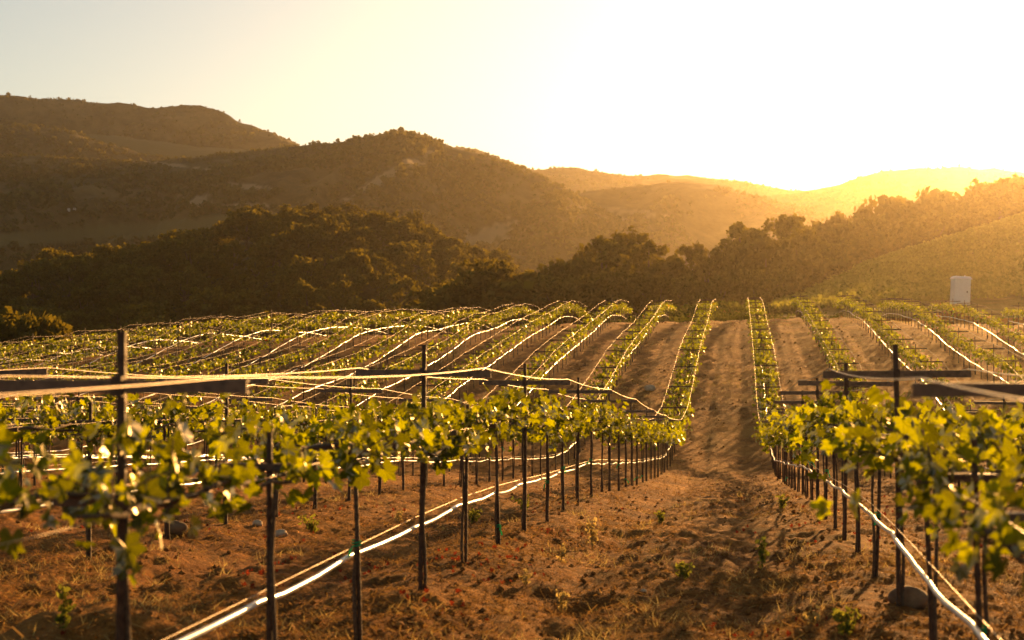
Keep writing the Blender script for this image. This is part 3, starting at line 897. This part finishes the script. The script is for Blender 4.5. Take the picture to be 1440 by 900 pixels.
stuffV = []; stuffQ = []; stuffT = []; sn = 0
rest_st = []; rest_po = []
for p in plants:
    r, X, Y, Z, k, seen, dep = p
    rot = 0 if random.random() < 0.5 else math.pi
    if id(p) in ind_vines:
        l, g = lab('vine', p)
        e = empty('grapevine', (X, Y, Z), rot); v = random.choice((HI[:7] if X < 0 else HI[5:]) if dep < 34 else MID)
        e.scale = (1, 1, random.uniform(0.94, 1.06))
        link_mesh('trunk', v[0], e); link_mesh('foliage', v[1], e)
        tag(e, l, 'grapevine', 'grapevines in the trellis rows')
    else:
        if not seen and dep < 14 and dep > 0:      # beside the frame: casts its shade into it
            V, Q, T, _ = FAR[random.randrange(len(FAR))]
        V, Q, T, _ = FAR[random.randrange(len(FAR))]
        c, d = math.cos(rot), math.sin(rot)
        W = np.stack([V[:, 0] * c - V[:, 1] * d, V[:, 0] * d + V[:, 1] * c, V[:, 2] * random.uniform(.93, 1.07)], -1) + np.array([X, Y, Z])
        stuffV.append(W); stuffQ.append(Q + sn); stuffT.append(T + sn); sn += len(V)
    if k % 3 == 0:
        if id(p) in ind_po:
            l, g = lab('post', p)
            if dep < 45:
                e = empty('trellis_post', (X, Y, Z))
                link_mesh('post', POST[random.randrange(2)], e); link_mesh('cross_arm', ARM_HI, e); link_mesh('cross_arm', ARM_LO, e)
                if dep < 25: link_mesh('bracket', BRACKET, e)
            else:
                e = link_mesh('trellis_post', POST_FAR_ME); e.location = (X, Y, Z)
            e.rotation_euler = (random.gauss(0, .008), random.gauss(0, .008), random.gauss(0, .03))
            tag(e, l, 'trellis post', 'trellis posts in the vine rows')
        else: rest_po.append(p)
    else:
        if id(p) in ind_st:
            l, g = lab('stake', p)
            if dep < 40:
                e = empty('vine_stake', (X, Y, Z))
                link_mesh('stake', STAKE[random.randrange(3)], e); link_mesh('cross_arm', ARM_LO, e)
                if random.random() < 0.75 and dep < 32:
                    q = link_mesh('tie', TIE, e); q.location = (0, 0, random.choice((-.28, 0, .1, .3))); q.rotation_euler = (0, 0, random.random() * 6)
            else:
                e = link_mesh('vine_stake', STAKE_FAR_ME); e.location = (X, Y, Z)
            e.rotation_euler = (random.gauss(0, .018), random.gauss(0, .018), random.gauss(0, .06))
            tag(e, l, 'stake', 'vine stakes in the trellis rows')
        else: rest_st.append(p)
Q = np.concatenate(stuffQ); T = np.concatenate(stuffT)
tag(mesh_np('distant_grapevines', np.concatenate(stuffV), [Q, T], [M['bark'], M['vine_leaf_far']], None, [0] * len(Q) + [1] * len(T)),
    'rows of small grapevines climbing over the far vineyard slope', 'grapevines', kind='stuff')
for nm, src, mbx, l in (('distant_vine_stakes', rest_st, STAKE_FAR, 'thin dark stakes in the far vine rows on the slope'), ('distant_trellis_posts', rest_po, POST_FAR, 'crossarmed posts in the far vine rows on the slope')):
    if src:
        V, F = inst_np(np.concatenate(mbx.v), [np.concatenate(mbx.q)], [np.array([p[1], p[2], p[3]]) for p in src], [0] * len(src), [1] * len(src))
        tag(mesh_np(nm, V, F, M['rust_steel']), l, nm.split('_')[-1], kind='stuff')

# ------------------------------------------------------------------ wires and hoses
for r, (rn, X, side, idx) in enumerate(rows):
    ys = [p[2] for p in plants if p[0] == r]
    if not ys: continue
    y0, y1 = min(ys), max(ys)
    pk = np.array([Y0 + k * DY for k in range(-6, 64, 3) if y0 - 5 < Y0 + k * DY < y1 + 0.1])
    sk = np.array([Y0 + k * DY for k in range(-6, 64) if y0 - 2 < Y0 + k * DY < y1 + 0.1])
    rg = np.random.default_rng(900 + r)
    for nm, dx, hz, rad, sag, lb in (('trellis_wire', -0.43, ARM_Z + 0.034, 0.003, 0.025, 'taut wire on the left crossarm tips of the {}'),
                                 ('trellis_wire', 0.43, ARM_Z + 0.034, 0.003, 0.025, 'taut wire on the right crossarm tips of the {}'),
                                 ('trellis_wire', -0.215, LOW_Z + 0.019, 0.0014, 0.012, 'low left wire in the leaves of the {}'),
                                 ('trellis_wire', 0.215, LOW_Z + 0.019, 0.0014, 0.012, 'low right wire in the leaves of the {}')):
        knots = pk if hz > 1.3 else sk
        if len(knots) < 2: continue
        P = []
        for a, c in zip(knots[:-1], knots[1:]):
            n = 6 if hz > 1.3 else 3
            za, zb = hs(X, a) + hz, hs(X, c) + hz
            for t in np.linspace(0, 1, n, endpoint=False):
                P.append((X + dx, a + (c - a) * t, za + (zb - za) * t - sag * 4 * t * (1 - t)))
        P.append((X + dx, knots[-1], hs(X, knots[-1]) + hz))
        b = MB(); b.tube(P, rad, 5)
        tag(b.build(nm, [M['wire']], smooth=True), lb.format(rn), 'wire', 'trellis wires along the vine rows')
    # drip hose tied under the vines
    P = []; W = []
    ph = rg.random() * 6
    hh = 0.48 + rg.normal(size=len(sk)) * 0.011
    for i, (a, c) in enumerate(zip(sk[:-1], sk[1:])):
        za, zb = hs(X, a) + hh[i], hs(X, c) + hh[i + 1]
        sg = rg.uniform(0.0, 0.028)
        for t in np.linspace(0, 1, 5, endpoint=False):
            P.append((X - 0.05 + 0.012 * math.sin(a * 2.1 + t * 5 + ph), a + (c - a) * t, za + (zb - za) * t - sg * 4 * t * (1 - t) + rg.normal() * 0.002))
    P.append((X - 0.05, sk[-1], hs(X, sk[-1]) + hh[-1]))
    b = MB(); b.tube(P, 0.0135 if idx < 2 else 0.0165, 8)
    ho = b.build('drip_hose', [M['hose']], smooth=True)
    tag(ho, f'white irrigation hose slung under the vines of the {rn}', 'hose', 'irrigation hoses along the vine rows')
    if idx < 3:
        P = []
        for i, (a, c) in enumerate(zip(sk[:-1], sk[1:])):
            for t in np.linspace(0, 1, 3, endpoint=False):
                P.append((X - 0.03, a + (c - a) * t, (hs(X, a) * (1 - t) + hs(X, c) * t) + 0.535))
        b = MB(); b.tube(P, 0.002, 5)
        tag(b.build('hose_wire', [M['wire']], smooth=True), f'thin wire carrying the white hose of the {rn}', 'wire', 'wires carrying the hoses')

# ------------------------------------------------------------------ portable toilet on the right slope
def build_toilet():
    z = 109
    X, Y = plan(1350, z)
    g = float(H(X, Y)); 
    g = CAMZ + (500 - 430) / 2000 * z
    e = empty('portable_toilet', (X, Y, g - 0.02), 0.12)
    e.rotation_euler = (0, 0.05, 0.12)
    tag(e, 'pale blue portable toilet with white roof on the right hillside', 'portable toilet')
    b = MB(); b.box(-0.60, 0.60, -0.60, 0.60, 0.12, 2.06)
    for k in range(5):
        x = -0.5 + k * 0.25
        b.box(x - 0.02, x + 0.02, 0.602, 0.62, 0.2, 2.0); b.box(0.602, 0.62, x - 0.02, x + 0.02, 0.2, 2.0); b.box(-0.62, -0.602, x - 0.02, x + 0.02, 0.2, 2.0)
    b.build('body', [M['toilet_blue']], e)
    b = MB(); b.box(-0.64, 0.64, -0.64, 0.64, 0, 0.118); b.build('base', [M['dark_plastic']], e)
    b = MB(); b.box(-0.45, 0.45, -0.63, -0.604, 0.2, 1.98); d = b.build('door', [M['toilet_blue']], e)
    b = MB(); b.box(0.30, 0.38, -0.655, -0.632, 1.0, 1.14); b.build('handle', [M['dark_plastic']], d)
    b = MB()
    v = [(-.66, -.66, 2.062), (.66, -.66, 2.062), (.66, .66, 2.062), (-.66, .66, 2.062), (-.66, -.66, 2.12), (.66, -.66, 2.12), (.66, .66, 2.12), (-.66, .66, 2.12), (-.58, -.5, 2.26), (.58, -.5, 2.26), (.58, .5, 2.26), (-.58, .5, 2.26)]
    b.add(v, [(3, 2, 1, 0), (0, 1, 5, 4), (1, 2, 6, 5), (2, 3, 7, 6), (3, 0, 4, 7), (4, 5, 9, 8), (5, 6, 10, 9), (6, 7, 11, 10), (7, 4, 8, 11), (8, 9, 10, 11)])
    b.build('roof', [M['toilet_white']], e)
    b = MB(); b.tube([(0.4, 0.4, 2.1), (0.4, 0.4, 2.38)], 0.05, 8); b.build('vent_pipe', [M['toilet_white']], e)
build_toilet()

# farm sheds low on the mountainside
for i, (px, py) in enumerate(((96, 296), (105, 295))):
    k = np.argmin((central.PX - px) ** 2 + (central.PY - py) ** 2 + (central.T > 1) * 1e6)
    x, y, z = central.X.ravel()[k], central.Y.ravel()[k], central.Z.ravel()[k]
    e = empty('farm_shed', (x, y, z - 0.2), 0.3)
    e.scale = (0.42, 0.42, 0.42)
    tag(e, ['left of two tiny pale sheds on the dark mountainside', 'right of two tiny pale sheds on the dark mountainside'][i], 'shed')
    b = MB(); b.box(-1.2, 1.2, -2, 2, 0, 3.2); b.build('wall', [M['pale_wall']], e)
    b = MB(); b.add([(-1.4, -2.2, 3.2), (1.4, -2.2, 3.2), (1.4, 2.2, 3.2), (-1.4, 2.2, 3.2), (0, -2.2, 4.2), (0, 2.2, 4.2)], [(0, 4, 5, 3), (1, 2, 5, 4), (3, 2, 1, 0)], [(0, 1, 4), (2, 3, 5)])
    b.build('roof', [M['roof']], e)

# ------------------------------------------------------------------ litter on the ground
def gz(X, Y):
    """surface height with the same near relief as the ground sheet"""
    R = np.hypot(X, Y)
    near = (1 - sstep(50, 140, R)) * sstep(1, 3, R)
    tilth = np.clip(fbm(X / 1.7, Y / 1.7, 3, 21) * 0.8 + 0.6, 0.15, 1.3)
    Z = Hs(X, Y) + near * (0.075 * fbm(X / 0.55, Y / 0.55, 4, 31, 0.6) + tilth * 0.045 * fbm(X / 0.13, Y / 0.13, 3, 41, 0.65))
    return Z + 0.24 * np.exp(-((X + 3.55) / 0.75) ** 2 - ((Y - 7.6) / 0.9) ** 2)

def frame_points(n, rng, z0, z1, power=1.0):
    t = rng.random(n) ** power
    z = z0 * (z1 / z0) ** t
    px = rng.uniform(-80, 1520, n)
    return plan(px, z)

def build_litter():
    rng = np.random.default_rng(77)
    # straw
    X, Y = frame_points(230000, rng, 5.5, 70)
    k = vnoise(X / 1.1, Y / 1.1, 55) + 0.35 * vnoise(X / 0.3, Y / 0.3, 56) > 0.52 * rng.random(len(X)) + 0.35
    X, Y = X[k], Y[k]; n = len(X)
    Z = gz(X, Y)
    a = rng.random(n) * np.pi * 2; L = rng.uniform(0.008, 0.036, n) * (1 + (rng.random(n) < .03) * 1.6); tilt = rng.normal(size=n) * 0.35
    wd = rng.uniform(0.0012, 0.0032, n) * (1 + np.hypot(X, Y) / 30)
    d = np.stack([np.cos(a) * np.cos(tilt), np.sin(a) * np.cos(tilt), np.sin(tilt)], -1)
    s = np.stack([-np.sin(a), np.cos(a), rng.normal(size=n) * 0.5], -1)
    c = np.stack([X, Y, Z + 0.006 + np.abs(np.sin(tilt)) * L * 0.8], -1)
    V = np.stack([c - d * L[:, None] - s * wd[:, None], c - d * L[:, None] + s * wd[:, None], c + d * L[:, None] + s * wd[:, None], c + d * L[:, None] - s * wd[:, None]], 1).reshape(-1, 3)
    tag(mesh_np('straw_litter', V, [np.arange(n * 4).reshape(-1, 4)], M['straw']), 'dry straw and chaff strewn over the brown soil', 'straw', kind='stuff')
    # clods
    X, Y = frame_points(16000, rng, 5.5, 60)
    X2 = rng.uniform(-40, 19, 8000); Y2 = rng.uniform(40, 106, 8000); X = np.concatenate([X, X2]); Y = np.concatenate([Y, Y2])
    k = vnoise(X / 1.6, Y / 1.6, 61) > 0.30 + 0.3 * rng.random(len(X)); X, Y = X[k], Y[k]; n = len(X)
    R = (0.005 + 0.026 * rng.random(n) ** 4) * (1 + np.clip(Y - 20, 0, 80) / 45)
    oct_ = np.array([(1, 0, 0), (0, 1, 0), (-1, 0, 0), (0, -1, 0), (.5, .5, .6), (-.5, .5, .7), (-.5, -.5, .6), (.5, -.5, .7), (0, 0, .95), (0, 0, -.6)], float)
    f = np.array([(0, 1, 4), (1, 2, 5), (2, 3, 6), (3, 0, 7), (0, 4, 7), (1, 5, 4), (2, 6, 5), (3, 7, 6), (4, 5, 8), (5, 6, 8), (6, 7, 8), (7, 4, 8), (1, 0, 9), (2, 1, 9), (3, 2, 9), (0, 3, 9)])
    V = np.stack([X, Y, gz(X, Y) + R * 0.3], -1)[:, None] + oct_[None] * R[:, None, None] * (0.7 + 0.6 * rng.random((n, 10, 1)))
    tag(mesh_np('soil_rubble', V.reshape(-1, 3), [(f[None] + np.arange(n)[:, None, None] * 10).reshape(-1, 3)], M['clod']), 'small clods of brown earth scattered over the aisle and rows', 'clods', kind='stuff')
    # fallen leaves
    X, Y = frame_points(3600, rng, 5.5, 34)
    k = vnoise(X / 0.9, Y / 0.9, 71) > 0.72; X, Y = X[k], Y[k]; n = len(X)
    P = np.stack([X, Y, gz(X, Y) + 0.02], -1)
    V, T = leaves(P, rng.uniform(0.014, 0.032, n), rng, True)
    tag(mesh_np('fallen_leaves', V, [T], M['redleaf']), 'dry red brown vine leaves fallen in patches under the rows', 'fallen leaves', kind='stuff')
    # short dead grass
    X, Y = frame_points(1300, rng, 5.5, 40)
    X2 = rng.uniform(-45, 20, 9000); Y2 = rng.uniform(36, 108, 9000)
    k = vnoise(X2 / 2.6, Y2 / 4.5, 83) > 0.72 - 0.22 * sstep(86, 100, Y2)
    X = np.concatenate([X, X2[k]]); Y = np.concatenate([Y, Y2[k]])
    k = (vnoise(X / 1.4, Y / 1.4, 81) > 0.5) | (Y > 42); X, Y = X[k], Y[k]; n = len(X); per = 14
    Xb = np.repeat(X, per) + rng.normal(size=n * per) * 0.05 * (1 + np.repeat(Y, per) / 40); Yb = np.repeat(Y, per) + rng.normal(size=n * per) * 0.05 * (1 + np.repeat(Y, per) / 40)
    Zb = gz(Xb, Yb); m = n * per
    h = rng.uniform(0.02, 0.09, m); le = rng.normal(size=(m, 2)) * 0.07; w = 0.0022 * (1 + np.hypot(Xb, Yb) / 18)
    a = rng.random(m) * 6.28
    sx, sy = np.cos(a) * w, np.sin(a) * w
    V = np.stack([np.stack([Xb - sx, Yb - sy, Zb - .01], -1), np.stack([Xb + sx, Yb + sy, Zb - .01], -1), np.stack([Xb + le[:, 0], Yb + le[:, 1], Zb + h], -1)], 1).reshape(-1, 3)
    tag(mesh_np('dry_grass', V, [np.arange(m * 3).reshape(-1, 3)], M['dry_weed']), 'short dead grass stubble in tufts across the vineyard floor', 'dry grass', kind='stuff')
build_litter()

def weed(px, py_base, h, style, label, group='weeds on the vineyard floor'):
    # find the ground point under that picture position by walking down the view ray
    d = ROT @ np.array([(px - 720) / 2000.0, (450 - py_base) / 2000.0, -1.0])
    zs = np.linspace(5, 70, 1300)
    X, Y, Z = d[0] * zs, d[1] * zs, CAMZ + d[2] * zs
    hit = np.argmax(Z < gz(X, Y))
    x, y = X[hit], Y[hit]; z = float(gz(np.array([x]), np.array([y]))[0])
    rng = np.random.default_rng(int(px * 7 + py_base))
    b = MB(); L = []
    ns = 9 if style == 'clump' else 4
    for i in range(ns):
        a = rng.random() * 6.28; sp = h * (0.75 if style == 'clump' else 0.16) * rng.random()
        tp = np.array([math.cos(a) * sp, math.sin(a) * sp, h * rng.uniform(0.55, 1)])
        pts = [np.array([0, 0, -0.02]), tp * np.array([.35, .35, .55]), tp]
        b.tube(pts, [0.004, 0.003, 0.0015], 4)
        for t in np.linspace(0.2, 1, 11):
            q = pts[1] * (t / 0.5) if t < 0.5 else pts[1] + (pts[2] - pts[1]) * (t - 0.5) * 2
            L.append(q + rng.normal(size=3) * 0.018)
    e = empty('weed', (x, y, z)); tag(e, label, 'weed', group)
    b.build('stem', [M['dry_weed']], e)
    V, T = leaves(np.array(L), rng.uniform(0.014, 0.034, len(L)) * (h / 0.3) ** 0.4, rng, False)
    mesh_np('foliage', V, [T], M['dry_weed'] if style == 'dry' else M['weed'], e)
    return x, y
for a in ((833, 775, 0.30, 'dry', 'upright pale yellow weed left of the aisle centre'), (790, 862, 0.20, 'dry', 'sparse straw coloured weed at the bottom left of the aisle'),
          (960, 815, 0.13, 'clump', 'low dark green weed clump in the middle of the aisle'), (1072, 800, 0.34, 'tall', 'upright green weed in the shaded right side of the aisle'),
          (1100, 715, 0.16, 'clump', 'small dark weed tuft on the shaded aisle beside the right row'), (1190, 895, 0.16, 'clump', 'leafy weed at the bottom edge of the aisle'),
          (668, 735, 0.16, 'clump', 'low green weed beneath the row just left of the aisle'), (738, 720, 0.2, 'clump', 'bushy green weed between stakes left of the aisle'),
          (90, 895, 0.26, 'tall', 'dark green weed at the bottom left corner'), (440, 750, 0.18, 'clump', 'olive weed between the first two left rows'),
          (790, 790, 0.14, 'dry', 'faded tuft of weed beside the left row foot'), (930, 735, 0.12, 'clump', 'small green weed at the left edge of the aisle'),
          (1040, 700, 0.12, 'dry', 'pale weed tuft in the aisle shade'), (560, 735, 0.14, 'dry', 'dry weed behind the second stake line at left'),
          (1145, 880, 0.1, 'dry', 'tiny straw weed among the stake shadows at lower right'), (740, 825, 0.12, 'dry', 'small straw weed at the foot of the left row')):
    weed(*a)

def stone(px, py, r, m, label, flat=0.65):
    d = ROT @ np.array([(px - 720) / 2000.0, (450 - py) / 2000.0, -1.0])
    zs = np.linspace(4.5, 70, 1300); X, Y, Z = d[0] * zs, d[1] * zs, CAMZ + d[2] * zs
    i = np.argmax(Z < gz(X, Y)); x, y = X[i], Y[i]; z = float(gz(np.array([x]), np.array([y]))[0])
    n1, n2 = 14, 22
    th = np.linspace(0, np.pi, n1)[:, None]; ph = np.linspace(0, 2 * np.pi, n2, endpoint=False)[None]
    u = np.stack([np.sin(th) * np.cos(ph), np.sin(th) * np.sin(ph), np.cos(th) * np.ones_like(ph)], -1)
    k = 1 + 0.30 * fbm(u[..., 0] * 1.3 + px, u[..., 1] * 1.3 + u[..., 2] * 1.7, 4, int(px))
    V = (u * k[..., None] * np.array([r, r * 0.8, r * flat])).reshape(-1, 3)
    i = np.arange(n1 - 1)[:, None]; j = np.arange(n2)[None]; jj = (j + 1) % n2
    Q = np.stack([i * n2 + j, (i + 1) * n2 + j, (i + 1) * n2 + jj, i * n2 + jj], -1).reshape(-1, 4)
    o = mesh_np('stone', V, [Q], m, smooth=True); o.location = (x, y, z + r * flat * 0.35)
    tag(o, label, 'stone', 'stones on the vineyard floor')
stone(1278, 850, 0.13, M['stone'], 'rounded brown boulder beside a stake of the row right of the aisle')
stone(247, 748, 0.11, M['stone'], 'flat brown stone beneath the second left row')
stone(362, 738, 0.06, M['pale_stone'], 'pale lump of rock next to a near left stake')
stone(395, 755, 0.07, M['pale_stone'], 'pale flat rock just right of a near left stake')
stone(914, 548, 0.24, M['pale_stone'], 'bright stone on the bare hillside soil between left rows')
stone(905, 835, 0.022, M['pale_stone'], 'small pale pebble near the middle of the aisle foreground')
